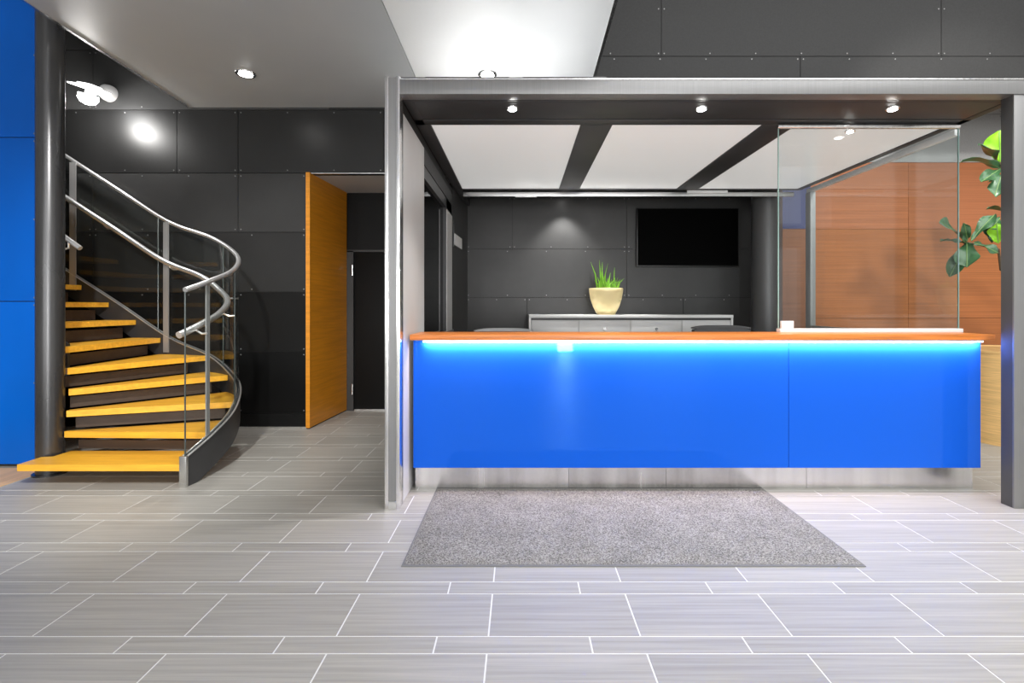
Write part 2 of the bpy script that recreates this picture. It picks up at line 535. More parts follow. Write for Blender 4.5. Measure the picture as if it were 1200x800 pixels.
# shell that closes the lobby, out of view
MB().box(-7.2, -6.95, -7.2, 8.2, 0, 5.95).build('wall_far_left', M_cream, kind='structure')
MB().box(8.95, 9.2, -7.2, 8.2, 0, 5.95).build('wall_far_right', M_cream, kind='structure')
b = MB()
for x0, x1, z0, z1 in ((-7, -5.55, 0, 5.9), (-3.25, -2.75, 0, 5.9), (-0.45, 1.0, 0, 5.9), (1.46, 2.85, 0, 5.9), (5.15, 5.65, 0, 5.9), (7.95, 9, 0, 3.5),
                       (-5.55, 7.95, 2.95, 3.55), (-5.55, 9, 5.25, 5.9), (-5.55, -0.45, 0, 0.15), (2.85, 7.95, 0, 0.15)):
    b.box(x0, x1, -7.2, -6.98, z0, z1)
b.build('wall_street', M_cream, kind='structure')
MB().box(-7.2, 9.2, -7.2, 8.2, 5.9, 6.0).build('ceiling_upper', M_cream, kind='structure')

# ------------------------------------------------------------------ low ceiling over the left half
b = MB().prism([(-3.02, -2.0), (0.58, -2.0), (0.655, 3.5), (0.69, YB), (-3.467, YB), (-3.385, 3.6)], 3.385, 3.62)
cl = b.build('ceiling', M_joint, kind='structure')
cl['label'] = 'smooth pale ceiling over the stair hall and the booth front'
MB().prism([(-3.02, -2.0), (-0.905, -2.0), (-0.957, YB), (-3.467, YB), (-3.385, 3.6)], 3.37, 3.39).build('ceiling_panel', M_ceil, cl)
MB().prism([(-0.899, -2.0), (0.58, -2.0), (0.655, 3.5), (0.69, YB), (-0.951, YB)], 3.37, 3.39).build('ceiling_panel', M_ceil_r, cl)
b = MB()
for p in ([(0.655, 3.5), (0.69, YB)], [(0.58, -2.0), (0.655, 3.5)], [(-3.467, YB), (-3.385, 3.6)], [(-3.385, 3.6), (-3.02, -2)]):
    b.ribbon(p, 0.012, [3.362] * 2, [3.64] * 2)
b.build('edge_trim', M_alu_b, cl)


def downlight(name, loc, label, group, energy, r, spot=R(110), strength_mat=M_lamp):
    x, y, z = loc
    t = thing(name, loc, label, 'ceiling light', group)
    MB().lathe([(r * 0.72, 0.0), (r * 0.74, -0.008), (r, -0.008), (r * 1.04, 0.0)], loc, 28).build('ring', M_alu_b, t)
    MB().lathe([(r * 0.70, -0.012), (r * 0.45, -0.018), (0.004, -0.02)], loc, 28).build('lens', strength_mat, t)
    l = light('lamp', 'SPOT', (0, 0, -0.03), energy, (0, 0, 0), (1.0, 0.98, 0.95), spot_size=spot, spot_blend=0.7, shadow_soft_size=r * 0.6)
    l.parent = t
    return t


ZC = 3.37
dl = downlight('ceiling_downlight', (-2.455, 4.626, ZC), 'round recessed downlight in the ceiling above the wood-clad recess', 'downlights of the low ceiling', 60, 0.085)
dl2 = copy_tree(dl, None, (2.165, 0.014, 0), 'round recessed downlight in the ceiling half hidden by the booth beam')

# ------------------------------------------------------------------ recess with wood side and black door
nw = MB().prism([(-2.235, YB - 0.012), (-2.204, YB - 0.012), (-2.135, 6.35), (-2.235, 6.35)], 0.0, 2.70).build('wall_recess', M_joint, kind='structure')
for z0, z1 in ((0.012, 2.68),):
    MB().prism([(-2.205, YB + 0.002), (-2.196, YB + 0.002), (-2.127, 6.349), (-2.14, 6.349)], z0, z1).build('wall_panel', M_nichewood, nw)
MB().prism([(-2.237, YB - 0.022), (-2.194, YB - 0.022), (-2.194, YB + 0.002), (-2.237, YB + 0.002)], 0.012, 2.685).build('edge_trim', M_nichewood, nw)
nw['label'] = 'orange wood clad side of the recess'
cn = MB().box(-2.20, -0.80, YB + 0.02, 6.42, 2.68, 2.74).build('ceiling_recess', M_ceil_n, kind='structure')
MB().box(-2.19, -0.86, YB - 0.002, YB + 0.02, 2.674, 2.684).build('edge_trim', M_alu_b, cn)
wn = MB().box(-2.24, -0.80, 6.40, 6.5, 0, 2.74).build('wall_recess_back', M_row[2], kind='structure')
MB().box(-2.127, -0.86, 6.372, 6.40, 1.965, 2.68).build('wall_panel', M_row[2], wn)
dr = MB().box(-2.03, -0.90, 6.36, 6.40, 0.022, 1.945, 0.004).build('door_1', M_row[2], kind='structure')
dr['label'] = 'black door at the back of the recess'
b = MB().box(-2.125, -2.045, 6.345, 6.40, 0.0, 1.965).box(-2.125, -0.86, 6.345, 6.40, 1.95, 1.975)
b.build('door_frame', M_black_b, dr)
for z in (0.20, 1.66):
    MB().tube([(-2.055, 6.338, z), (-2.055, 6.338, z + 0.13)], 0.011, 10).build('hinge', M_alu_b, dr)
MB().box(-2.03, -0.86, 6.33, 6.40, 0.0, 0.02).build('threshold', M_alu_b, dr)

# ------------------------------------------------------------------ stair
SX, SY = -3.61, 3.97
ZT = [None, 0.16, 0.32, 0.475, 0.635, 0.795, 0.962, 1.143, 1.323, 1.50, 1.68, 1.86, 2.04]
K = [(-2.385, 3.68, 1.410, 0.215), (-2.350, 3.95, 1.495, 0.318), (-2.365, 4.25, 1.585, 0.43), (-2.495, 4.58, 1.706, 0.56), (-2.74, 4.88, 1.835, 0.66),
     (-3.09, 5.13, 1.985, 0.80), (-3.60, 5.28, 2.16, 0.975), (-4.2, 5.31, 2.535, 1.36), (-5.2, 5.31, 3.18, 2.0), (-6.0, 5.31, 3.70, 2.52)]
CRV = cat_rom(K, 10)
PTH = [(x, y) for x, y, zr, zs in CRV]
st = thing('staircase', (SX, SY, 0), 'winding staircase with yellow wooden treads, dark steel stringer and glass balustrade', 'staircase')
band = [max(0.0, zs - 0.25) if i > 0 else 0.0 for i, (x, y, zr, zs) in enumerate(CRV)]
MB().ribbon(PTH, 0.014, band, [c[3] for c in CRV]).build('stringer', M_darkmetal, st)
# bright capping on the stringer edge: two thin lines that clasp the glass
cap = MB()
for o in (-0.018, 0.018):
    pp = []
    for i, (x, y) in enumerate(PTH):
        a = Vector(PTH[max(i - 1, 0)]); b_ = Vector(PTH[min(i + 1, len(PTH) - 1)])
        t = (b_ - a).normalized()
        pp.append((x + t.y * o, y - t.x * o, CRV[i][3] + 0.004))
    cap.tube(pp, 0.0065, 6)
cap.build('glass_clamp', M_tube, st)
MB().box(-2.412, -2.362, 3.655, 3.68, 0.0, 0.222, 0.003).build('stringer_end', M_steel, st)


def at_len(pth, i0, dz=0):
    return pth[i0]


def curve_between(p, q, inset):
    """points of the outer curve between plan points p and q, moved inward"""
    def nearest(s):
        return min(range(len(PTH)), key=lambda i: (PTH[i][0] - s[0]) ** 2 + (PTH[i][1] - s[1]) ** 2)
    i, j = nearest(p), nearest(q)
    out = []
    for k in range(i, j + 1):
        a = Vector(PTH[max(k - 1, 0)]); b_ = Vector(PTH[min(k + 1, len(PTH) - 1)])
        t = (b_ - a).normalized()
        out.append((PTH[k][0] - t.y * inset, PTH[k][1] + t.x * inset))
    return out


EDGE = {2: ((-3.515, 3.985), (-2.375, 3.945)), 3: ((-3.512, 4.00), (-2.43, 4.385)), 4: ((-3.525, 4.035), (-2.76, 4.86)),
        5: ((-3.56, 4.065), (-3.10, 5.10)), 6: ((-3.60, 4.078), (-3.66, 5.26))}
for k in range(7, 13):
    x = -3.93 - 0.278 * (k - 7)
    EDGE[k] = ((x, 4.20), (x, 5.285))
MB().prism([(-3.573, 3.67), (-2.405, 3.67), (-2.372, 4.02), (-3.49, 4.02), (-3.50, 3.872), (-3.573, 3.855)], ZT[1] - 0.046, ZT[1]).build('tread', M_tread, st)
for k in range(2, 12):
    (I, O), (I2, O2) = EDGE[k], EDGE[k + 1]
    if k < 6:
        mid = curve_between(O, O2, 0.018)
        pts = [I] + mid + [I2]
        # keep corner order and add overlap under the next tread
        d = (Vector(O2) - Vector(I2)).normalized(); back = Vector((-d.y, d.x)) * 0.02
        pts = [I] + mid + [(O2[0] + back.x, O2[1] + back.y) if k < 5 else (O2[0] - 0.02, O2[1]), (I2[0], I2[1] + 0.01)]
    else:
        pts = [I, O, (O2[0] - 0.03, O2[1]), (I2[0] - 0.03, I2[1])]
    MB().prism(pts, ZT[k] - 0.048, ZT[k]).build('tread', M_tread, st)
for k in range(2, 12):
    I, O = EDGE[k]
    d = (Vector(O) - Vector(I)).normalized(); back = Vector((-d.y, d.x))
    if k >= 6: back = Vector((-1, 0))
    a = Vector(I) + d * 0.02 + back * 0.10; c = Vector(O) - d * 0.045 + back * 0.10
    if k < 6: c = c - d * 0.03 * (k - 1) * 0.6
    q = back * 0.012
    z0 = ZT[k - 1] + 0.002
    z1 = z0 + (ZT[k] - 0.048 - z0) * (0.62 if k == 2 else 0.78)
    MB().prism([tuple(a), tuple(c), tuple(c + q), tuple(a + q)], z0, z1).build('riser', M_riser, st)
# inner string beside the upper flight
b = MB()
b.ribbon([(-3.66, 4.19), (-4.2, 4.19), (-6.0, 4.19)], 0.012, [0.70, 1.05, 2.2], [0.98, 1.33, 2.5])
b.build('stringer', M_darkmetal, st)

# balustrade glass and rails
gz0 = [c[3] + 0.002 for c in CRV]; gz1 = [c[2] - 0.02 for c in CRV]
cuts = [0, 22, 44, 62, 75, 90]
for a, c in zip(cuts, cuts[1:]):
    MB().ribbon(PTH[a:c + 1], 0.005, gz0[a:c + 1], gz1[a:c + 1]).build('glass_panel', G_clear, st)
    x, y, zr, zs = CRV[a]
    MB().tube([(x, y, zs), (x, y, zr - 0.02)], 0.0055, 6).build('glass_edge', G_edge_d, st)
# top rail: flat bar with rounded edges, slightly raised
top = MB()
rp = [(x, y, zr - 0.008) for x, y, zr, zs in CRV]
top.tube(rp, 0.019, 12)
top.build('top_rail', M_tube, st)
# inner hand rail on brackets
INS = 0.085
hp = []
for i, (x, y, zr, zs) in enumerate(CRV):
    a = Vector(PTH[max(i - 1, 0)]); b_ = Vector(PTH[min(i + 1, len(PTH) - 1)])
    t = (b_ - a).normalized()
    dz = 0.345 + 0.06 * min(1, max(0, (i - 20) / 20))
    hp.append((x - t.y * INS, y + t.x * INS, zr - dz))
MB().tube(hp[2:], 0.025, 14).build('hand_rail', M_tube, st)
for i in (8, 22, 38, 58, 70, 80):
    p = Vector(hp[i]); g = Vector((PTH[i][0], PTH[i][1], p.z - 0.05))
    MB().tube([p, p + Vector((0, 0, -0.03)), (p + g) / 2 + Vector((0, 0, -0.028)), g], 0.008, 8).build('bracket', M_tube, st)
for i, hw in ((9, 0.019), (60, 0.030), (74, 0.032)):
    x, y, zr, zs = CRV[i]
    t = (Vector(PTH[i + 1]) - Vector(PTH[i - 1])).normalized()
    q = [(x - t.x * hw - t.y * 0.014, y - t.y * hw + t.x * 0.014), (x + t.x * hw - t.y * 0.014, y + t.y * hw + t.x * 0.014)]
    q2 = [(x - t.x * hw - t.y * 0.024, y - t.y * hw + t.x * 0.024), (x + t.x * hw - t.y * 0.024, y + t.y * hw + t.x * 0.024)]
    slope = (CRV[i + 1][3] - CRV[i - 1][3]) / 2
    MB().prism([q[0], q[1], q2[1], q2[0]], zs - 0.16, zr - 0.02).build('post', M_postgrey, st)
# rail on the column side of the upper flight
ir = [(-3.605, 4.235, 1.76), (-3.75, 4.235, 1.865), (-5.2, 4.235, 2.80)]
MB().tube(ir, 0.02, 12).build('hand_rail', M_tube, st)
MB().tube([(-3.70, 4.235, 1.82), (-3.70, 4.235, 1.76), (-3.70, 4.20, 1.75)], 0.008, 8).build('bracket', M_tube, st)

# column of the stair
co = thing('round_column', (SX, SY, 0), 'tall dark metal column beside the blue wall at the stair foot', 'column')
MB().lathe([(0.088, 0.0), (0.088, 5.9)], (SX, SY, 0), 40).build('shaft', M_colmetal, co)
MB().lathe([(0.11, 0.0), (0.11, 0.012), (0.09, 0.014)], (SX, SY, 0), 32).build('base_ring', M_colmetal, co)

# wall lamp
LX, LZ = -4.32, 3.51
wl = thing('wall_lamp', (LX, YB, LZ), 'lit disc wall lamp on the black wall above the stair', 'wall lamp')
MB().tube([(LX + 0.02, YB, LZ), (LX + 0.02, YB - 0.03, LZ), (LX + 0.02, YB - 0.07, LZ), (LX + 0.02, YB - 0.10, LZ), (LX + 0.02, YB - 0.115, LZ)], [0.085, 0.085, 0.075, 0.05, 0.015], 24).build('wall_mount', M_white, wl)
MB().tube([(LX, YB - 0.05, LZ), (LX + 0.02, YB - 0.16, LZ - 0.03), (-4.17, YB - 0.27, 3.41), (-4.235, YB - 0.33, 3.415)], 0.03, 14).build('arm', M_white, wl)
DC = Vector((-4.235, YB - 0.34, 3.425))


def tilted(b, c, rx, ry):
    m = Matrix.Translation(c) @ Matrix.Rotation(ry, 4, 'Y') @ Matrix.Rotation(rx, 4, 'X')
    b.v = [tuple(m @ Vector(p)) for p in b.v]
    return b


tilted(MB().lathe([(0.02, -0.012), (0.165, 0.0), (0.17, 0.008), (0.10, 0.022), (0.095, 0.035), (0.03, 0.045)], (0, 0, 0), 36), DC, R(8), R(14)).build('shade', M_shade, wl)
tilted(MB().lathe([(0.03, -0.012), (0.03, -0.055), (0.082, -0.06), (0.085, -0.10), (0.06, -0.14), (0.02, -0.155)], (0, 0, 0), 28), DC, R(8), R(14)).build('bulb', M_bulb, wl)
_l = light('lamp', 'POINT', tuple(DC - wl.location + Vector((0, -0.08, -0.19))), 30, color=(1, 0.98, 0.95), shadow_soft_size=0.08)
_l.parent = wl

# ------------------------------------------------------------------ booth: portal frame
YF = 3.27
ZB0, ZB1 = 2.632, 2.722
pf = thing('portal_frame', (1.2, YF, 0), 'brushed aluminium portal frame at the front of the reception booth', 'frame')
px = MB()
lp = MB().box(-0.832, -0.784, YF + 0.012, YF + 0.09, 0.0, 2.742).build('post', M_alu_p, pf)
for x0, x1 in ((-0.856, -0.832), (-0.784, -0.760)):
    MB().box(x0, x1, YF, YF + 0.10, 0.0, 2.745, 0.003).build('flange', M_alu_b, lp)
MB().box(-0.832, -0.784, YF + 0.001, YF + 0.012, 0.0, 0.045).build('foot_plate', M_alu, lp)
rp_ = MB().box(3.145, 3.25, YF + 0.024, YF + 0.105, 0.0, ZB1, 0.002).build('post', M_postdark, pf)
MB().box(3.143, 3.252, YF + 0.012, YF + 0.024, 0.0, ZB1, 0.002).build('face_plate', M_alu_p, rp_)
MB().box(-0.760, 3.40, YF + 0.004, YF + 0.10, ZB0, ZB1, 0.002).build('beam', M_alu_p, pf)
MB().box(-0.760, 3.40, YF, YF + 0.11, ZB1, ZB1 + 0.008).build('beam_cap', M_alu_b, pf)

# booth side wall
def xin(y):
    return -0.764 if y < 5.9 else -0.764 + (y - 5.9) * 0.060


def side(y0, y1, z0, z1, xo=-0.855, dx=0.0):
    return MB().prism([(xo, y0), (xin(y0) + dx, y0), (xin(y1) + dx, y1), (xo, y1)], z0, z1)


ws = MB()
for y0, y1, z0, z1 in ((YF + 0.10, 4.13, 0, 2.63), (4.13, 5.84, 0, 0.95), (4.13, 5.84, 2.42, 2.63), (5.84, 5.9, 0, 2.63), (5.9, 6.95, 0, 2.75)):
    s_ = side(y0, y1, z0, z1, dx=-0.006)
    ws.add(s_.v, s_.f)
wsb = ws.build('wall_booth_left', M_joint, kind='structure')
wsb['label'] = 'grey lacquered side wall of the reception booth'
def inner(y0, y1, z0, z1, m, name='wall_panel'):
    return MB().prism([(xin(y0) - 0.007, y0), (xin(y0), y0), (xin(y1), y1), (xin(y1) - 0.007, y1)], z0, z1).build(name, m, wsb)
inner(YF + 0.10, 4.128, 0.004, 2.55, M_grey)
inner(4.132, 5.84, 0.004, 0.95, M_grey)
inner(4.132, 5.84, 2.42, 2.55, M_dark)
inner(5.845, 5.895, 0.004, 2.60, M_dark)
inner(5.905, 6.94, 0.004, 2.75, M_black_b)
MB().box(-0.862, -0.855, YF + 0.10, 6.40, 0.004, 2.66).build('outer_panel', M_grey, wsb)
wd = MB().box(-0.835, -0.790, 4.14, 4.19, 0.95, 2.42).box(-0.835, -0.770, 5.42, 5.83, 0.95, 2.42).box(-0.835, -0.770, 4.14, 5.83, 2.32, 2.42).box(-0.835, -0.770, 4.14, 5.83, 0.95, 1.02).build('window_1', M_darkmetal, kind='structure')
wd['label'] = 'dark glazed window in the booth side wall'
MB().box(-0.812, -0.804, 4.19, 5.42, 1.02, 2.32).build('pane', G_dark, wd)
MB().box(-0.770, -0.763, 5.42, 5.83, 1.02, 2.30).build('jamb', M_grey, wd)
MB().box(-0.770, -0.745, 4.14, 5.83, 1.00, 1.025).build('sill', M_alu, wd)

# booth rear wall
rects = []
YW = 6.95
for z0, z1, cuts in ((0.0, 1.40, (-0.72, 0.1, 2.2, 3.30)), (1.40, 2.05, (-0.72, 1.44, 3.30)), (2.05, 2.76, (-0.72, -0.1, 1.44, 3.30))):
    for a, c in zip(cuts, cuts[1:]):
        rects.append((a, c, z0, z1, M_black_b))
panel_wall('wall_booth_back', 'black panel rear wall of the reception booth', YW, 0.1, rects, M_joint, gap=0.005)

# booth ceiling
bc = MB().box(-0.855, 3.27, YF + 0.10, 6.98, 2.735, 2.78).build('ceiling_booth', M_joint, kind='structure')
bc['label'] = 'dark framed booth ceiling with luminous white panels'
ZS = 2.632
def fr(x0, x1, y0, y1, z0=ZS, m=M_darkmetal, z1=2.735, name='ceiling_frame'):
    return MB().box(x0, x1, y0, y1, z0, z1, 0.002).build(name, m, bc)
fr(-0.70, 3.20, 3.40, 3.715, name='soffit_panel')
fr(-0.764, -0.70, 3.37, 3.84)
fr(-0.70, 3.20, 3.37, 3.395)
fr(-0.764, 3.27, 3.735, 3.84)
fr(-0.764, -0.662, 3.84, 6.94)
fr(0.455, 0.69, 3.84, 5.97)
fr(1.81, 2.06, 3.84, 5.97)
fr(3.21, 3.27, 3.37, 5.97)
fr(-0.662, 3.27, 5.965, 6.02)
for x0, x1 in ((-0.66, 0.453), (0.692, 1.808), (2.062, 3.208)):
    MB().box(x0, x1, 3.842, 5.963, 2.640, 2.655).build('luminous_panel', M_lum, bc)
MB().box(-0.66, 3.20, 6.02, 6.06, 2.565, 2.615, 0.003).build('cable_tray', M_alu, bc)
MB().box(-0.05, 0.20, 6.015, 6.05, 2.555, 2.575).build('bracket', M_alu, bc)
MB().box(1.95, 2.42, 6.005, 6.022, 2.600, 2.630).build('bracket', M_white, bc)
for ux in (-0.35, 0.30):  # unseen uplights added on the canopy to brighten the ceiling above
    up_ = MB().box(ux - 0.28, ux + 0.28, 3.44, 5.0, 2.78, 2.815, 0.004).build('added_uplight', M_alu_p, bc)
    MB().box(ux - 0.26, ux + 0.26, 3.47, 4.97, 2.814, 2.818).build('added_diffuser', M_lum, up_)
    _l = light('added_uplight_lamp', 'AREA', (0, 0, 0.05), 0.85, (R(180), 0, 0), shape='RECTANGLE', size=0.55, size_y=1.5)
    _l.parent = up_
sp = None
lab = ('small lit spotlight in the booth soffit nearest the grey side wall', 'small lit spotlight in the booth soffit left of the glass screen',
       'small lit spotlight in the booth soffit above the glass screen')
for i, sx in enumerate((-0.05, 1.236, 2.535)):
    if sp is None:
        sp = downlight('recessed_spotlight', (sx, 3.51, ZS), lab[0], 'spotlights of the booth', 55, 0.042, R(95))
    else:
        copy_tree(sp, None, (sx + 0.05, 0, 0), lab[i])
downlight('recessed_spotlight', (2.55, 3.985, 2.640), 'small lit spotlight in the white ceiling panel behind the glass screen', 'spotlights of the booth', 14, 0.035, R(95))
downlight('recessed_spotlight', (0.58, 6.72, 2.735), 'small spotlight above the black rear wall of the booth', 'spotlights of the booth', 80, 0.04, R(95))

downlight('recessed_spotlight', (1.10, 6.17, 2.735), 'unseen spotlight added to brighten the pot on the sideboard', 'spotlights of the booth', 150, 0.04, R(60))  # added out of view behind the tray to brighten the pot
# booth right side: low wall, glass partition
lw = MB().box(3.29, 3.37, 3.90, 5.96, 0, 1.03).build('wall_booth_right', M_grey, kind='structure')
gp = thing('glass_partition', (3.33, 4.9, 1.03), 'side glass partition with aluminium rails in front of the wood wall', 'partition')
MB().box(3.31, 3.35, 3.93, 5.96, 2.585, 2.632, 0.004).build('top_rail', M_white, gp)
MB().box(3.30, 3.36, 5.86, 5.96, 1.03, 2.585, 0.004).build('post', M_postgrey, gp)
MB().box(3.30, 3.36, 3.92, 5.86, 1.03, 1.065, 0.004).build('bottom_rail', M_alu, gp)
MB().box(3.326, 3.334, 3.92, 5.86, 1.06, 2.59).build('pane', G_screen, gp)

# round column inside the booth
rc = thing('round_column', (3.07, 6.42, 0), 'thick charcoal round column at the right end of the booth rear wall', 'column')
MB().lathe([(0.178, 0.0), (0.178, 2.735)], (3.07, 6.42, 0), 44).build('shaft', mat('column_charcoal', (0.10, 0.10, 0.102), 0.4, metal=0.3, noise=((3, 3, 0.6), 3, 0.15)), rc)
MB().lathe([(0.19, 0.0), (0.19, 0.08), (0.18, 0.085)], (3.07, 6.42, 0), 44).build('base_ring', M_darkmetal, rc)

# ------------------------------------------------------------------ reception counter
CX0, CX1 = -0.735, 3.178
CF = 3.56
ct = thing('reception_counter', (1.22, 3.8, 0), 'long reception counter with blue glass front, wooden top and steel plinth', 'counter')
MB().box(CX0, CX1, CF + 0.014, 3.86, 0.172, 1.053).build('carcass', M_white, ct)
MB().box(CX0 + 0.002, 1.8525, CF, CF + 0.012, 0.172, 1.050).build('front_panel', M_blueglass, ct)
MB().box(1.8565, CX1, CF, CF + 0.012, 0.172, 1.050).build('front_panel', M_blueglass, ct)
for a, c in ((-0.735, 0.345), (0.347, 1.03), (1.032, 2.02), (2.022, 3.19)):
    MB().box(a, c, 3.638, 3.66, 0.0, 0.172).build('plinth', M_steel, ct)
MB().box(CX0, CX1, 3.66, 3.86, 0.0, 0.172).build('base', M_joint, ct)
MB().box(-0.745, 3.222, 3.495, 3.87, 1.056, 1.094, 0.004).build('counter_top', M_woodtop, ct)
MB().box(-0.66, 3.165, 3.522, 3.552, 1.046, 1.056).build('light_channel', M_alu, ct)
led = MB()
for i in range(190):
    x = -0.655 + i * 3.815 / 189
    led.box(x - 0.007, x + 0.007, 3.526, 3.548, 1.041, 1.047)
led.build('led_strip', M_led, ct, kind='stuff')
_l = light('strip_lamp', 'AREA', (1.255 - 1.22, 3.538 - 3.8, 1.036), 26, (R(42), 0, 0), (1.0, 0.78, 0.92), shape='RECTANGLE', size=3.8, size_y=0.02)
_l.parent = ct
MB().box(CX0 + 0.02, 3.10, 3.87, 4.45, 0.72, 0.75, 0.004).build('desk_top', M_white, ct)
for x in (-0.70, 1.2, 3.05):
    MB().box(x, x + 0.03, 3.88, 4.42, 0.0, 0.72).build('desk_leg', M_cab, ct)

# frameless screen on the counter
gs = thing('glass_screen', (2.57, 3.80, 1.094), 'frameless glass screen standing on the right of the counter', 'glass screen')
MB().box(1.906, 3.245, 3.775, 3.835, 1.094, 1.122, 0.003).build('base_channel', M_white, gs)
MB().box(1.908, 3.23, 3.80, 3.81, 1.122, 2.592).build('pane', G_screen, gs)
MB().box(1.903, 1.908, 3.80, 3.81, 1.122, 2.592).build('pane_edge', G_edge, gs)
MB().box(3.23, 3.235, 3.80, 3.81, 1.122, 2.592).build('pane_edge', G_edge, gs)
MB().tube([(1.90, 3.805, 2.612), (3.235, 3.805, 2.612)], 0.020, 14).build('top_rail', M_alu_b, gs)
cb = thing('card_box', (1.965, 3.80, 1.122), 'small white card box standing at the left foot of the glass screen', 'box')
MB().box(1.915, 2.005, 3.775, 3.797, 1.122, 1.178, 0.002).build('body', M_white, cb)
MB().box(1.922, 1.998, 3.7735, 3.775, 1.152, 1.172).build('card', M_cabtop, cb)

# floor mat
fm = thing('floor_mat', (0.56, 3.09, 0), 'grey speckled rectangular entrance mat in front of the counter', 'floor mat')
bm_ = MB()
X0, X1, Yn, Yf = -0.577, 1.702, 2.562, 3.625
nx, ny = 60, 30
rnd = random.Random(3)
vs = []; fs = []
for j in range(ny + 1):
    for i in range(nx + 1):
        e = i in (0, nx) or j in (0, ny)
        vs.append((X0 + (X1 - X0) * i / nx, Yn + (Yf - Yn) * j / ny, 0.006 if e else 0.0105 + rnd.uniform(-0.0012, 0.0012)))
for j in range(ny):
    for i in range(nx):
        a = j * (nx + 1) + i
        fs.append((a, a + 1, a + nx + 2, a + nx + 1))
MB().add(vs, fs).build('pile', M_mat, fm, kind='stuff')
b = MB().box(X0 - 0.008, X1 + 0.008, Yn - 0.014, Yn, 0, 0.005).box(X0 - 0.008, X1 + 0.008, Yf, Yf + 0.008, 0, 0.005)
b.box(X0 - 0.008, X0, Yn, Yf, 0, 0.005).box(X1, X1 + 0.008, Yn, Yf, 0, 0.005).box(X0, X1, Yn, Yf, 0, 0.004)
b.build('rubber_border', M_matedge, fm)

# ------------------------------------------------------------------ sideboard, pot, television, notice, chairs
sb = thing('sideboard', (1.37, 6.62, 0), 'low grey sideboard along the black rear wall', 'cabinet')
SX0, SX1, SF = 0.115, 2.625, 6.35
MB().box(SX0, SX1, SF - 0.012, 6.90, 1.140, 1.176, 0.003).build('worktop', M_cabtop, sb)
MB().box(SX0 + 0.03, SX1 - 0.03, SF + 0.02, 6.88, 0.08, 1.140).build('body', M_cab, sb)
for x in (SX0, SX1 - 0.025):
    MB().box(x, x + 0.025, SF, 6.90, 0.0, 1.140).build('end_panel', M_cabtop, sb)
MB().box(SX0 + 0.05, SX1 - 0.05, SF + 0.08, 6.85, 0.0, 0.08).build('plinth', M_darkmetal, sb)
MB().box(SX0 + 0.025, SX1 - 0.025, SF + 0.004, SF + 0.02, 1.112, 1.138).build('top_strip', M_darkmetal, sb)
xs = [0.145, 0.725, 1.365, 1.995, 2.595]
for a, c in zip(xs, xs[1:]):
    d = MB().box(a + 0.004, c - 0.004, SF + 0.001, SF + 0.02, 0.82, 1.108, 0.002).build('drawer', M_cab, sb)
    if a in (0.725, 1.365):
        cx = (a + c) / 2
        MB().tube([(cx, SF + 0.001, 1.005), (cx, SF - 0.022, 1.005)], [0.012, 0.019], 14).build('knob', M_alu_b, d)
    MB().box(a + 0.004, c - 0.004, SF + 0.001, SF + 0.02, 0.09, 0.812, 0.002).build('door', M_cab, sb)

PX, PY, PZ = 1.10, 6.58, 1.176
pt = thing('potted_grass', (PX, PY, PZ), 'cream tapered pot of spiky green grass on the sideboard', 'potted plant')
MB().lathe([(0.115, 0.0), (0.12, 0.012), (0.165, 0.10), (0.198, 0.20), (0.213, 0.29), (0.216, 0.325), (0.213, 0.335), (0.20, 0.335), (0.195, 0.30), (0.02, 0.295)], (PX, PY, PZ), 48).build('pot', M_pot, pt)
MB().lathe([(0.195, 0.298), (0.10, 0.308), (0.01, 0.312)], (PX, PY, PZ), 24).build('soil', M_soil, pt)
rnd = random.Random(11)
tall = [(-0.11, -0.20, 0.36), (-0.06, -0.05, 0.36), (-0.075, -0.095, 0.38), (-0.03, 0.02, 0.34), (-0.05, -0.06, 0.30), (0.02, 0.05, 0.22), (0.10, 0.11, 0.29), (0.12, 0.22, 0.15), (0.14, 0.20, 0.13), (-0.02, -0.01, 0.22)]
for i in range(46):
    if i < len(tall):
        bx, tx, hh = tall[i]; by = rnd.uniform(-0.08, 0.05)
    else:
        bx = rnd.uniform(-0.12, 0.14); by = rnd.uniform(-0.11, 0.11); hh = rnd.uniform(0.07, 0.19); tx = bx + rnd.uniform(-0.05, 0.06)
    ty = by + rnd.uniform(-0.06, 0.04); wd_ = rnd.uniform(0.006, 0.011)
    p0 = Vector((PX + bx, PY + by, PZ + 0.30)); p2 = Vector((PX + tx, PY + ty, PZ + 0.31 + hh)); p1 = (p0 + p2) / 2 + Vector(((tx - bx) * -0.15, 0, 0.03))
    vs = []; fs = []
    for j, (p, ww) in enumerate(((p0, wd_), (p1, wd_ * 0.8), (p2, 0.0012))):
        vs += [p + Vector((-ww, 0, 0)), p + Vector((0, -ww * 0.5, 0)), p + Vector((ww, 0, 0)), p + Vector((0, ww * 0.3, 0))]
    for j in range(2):
        for k in range(4):
            fs.append((j * 4 + k, j * 4 + (k + 1) % 4, j * 4 + 4 + (k + 1) % 4, j * 4 + 4 + k))
    fs += [(3, 2, 1, 0), (8, 9, 10, 11)]
    MB().add(vs, fs).build('blade', M_blade, pt)

tv = thing('wall_television', (2.24, 6.93, 1.815), 'large black flat television on the booth rear wall', 'television')
MB().box(1.562, 2.925, 6.885, 6.915, 1.812, 2.592, 0.004).build('casing', M_tvb, tv)
MB().box(1.575, 2.912, 6.882, 6.886, 1.826, 2.580).build('screen', M_tv, tv)
MB().box(1.95, 2.55, 6.915, 6.95, 2.0, 2.4).build('wall_bracket', M_darkmetal, tv)

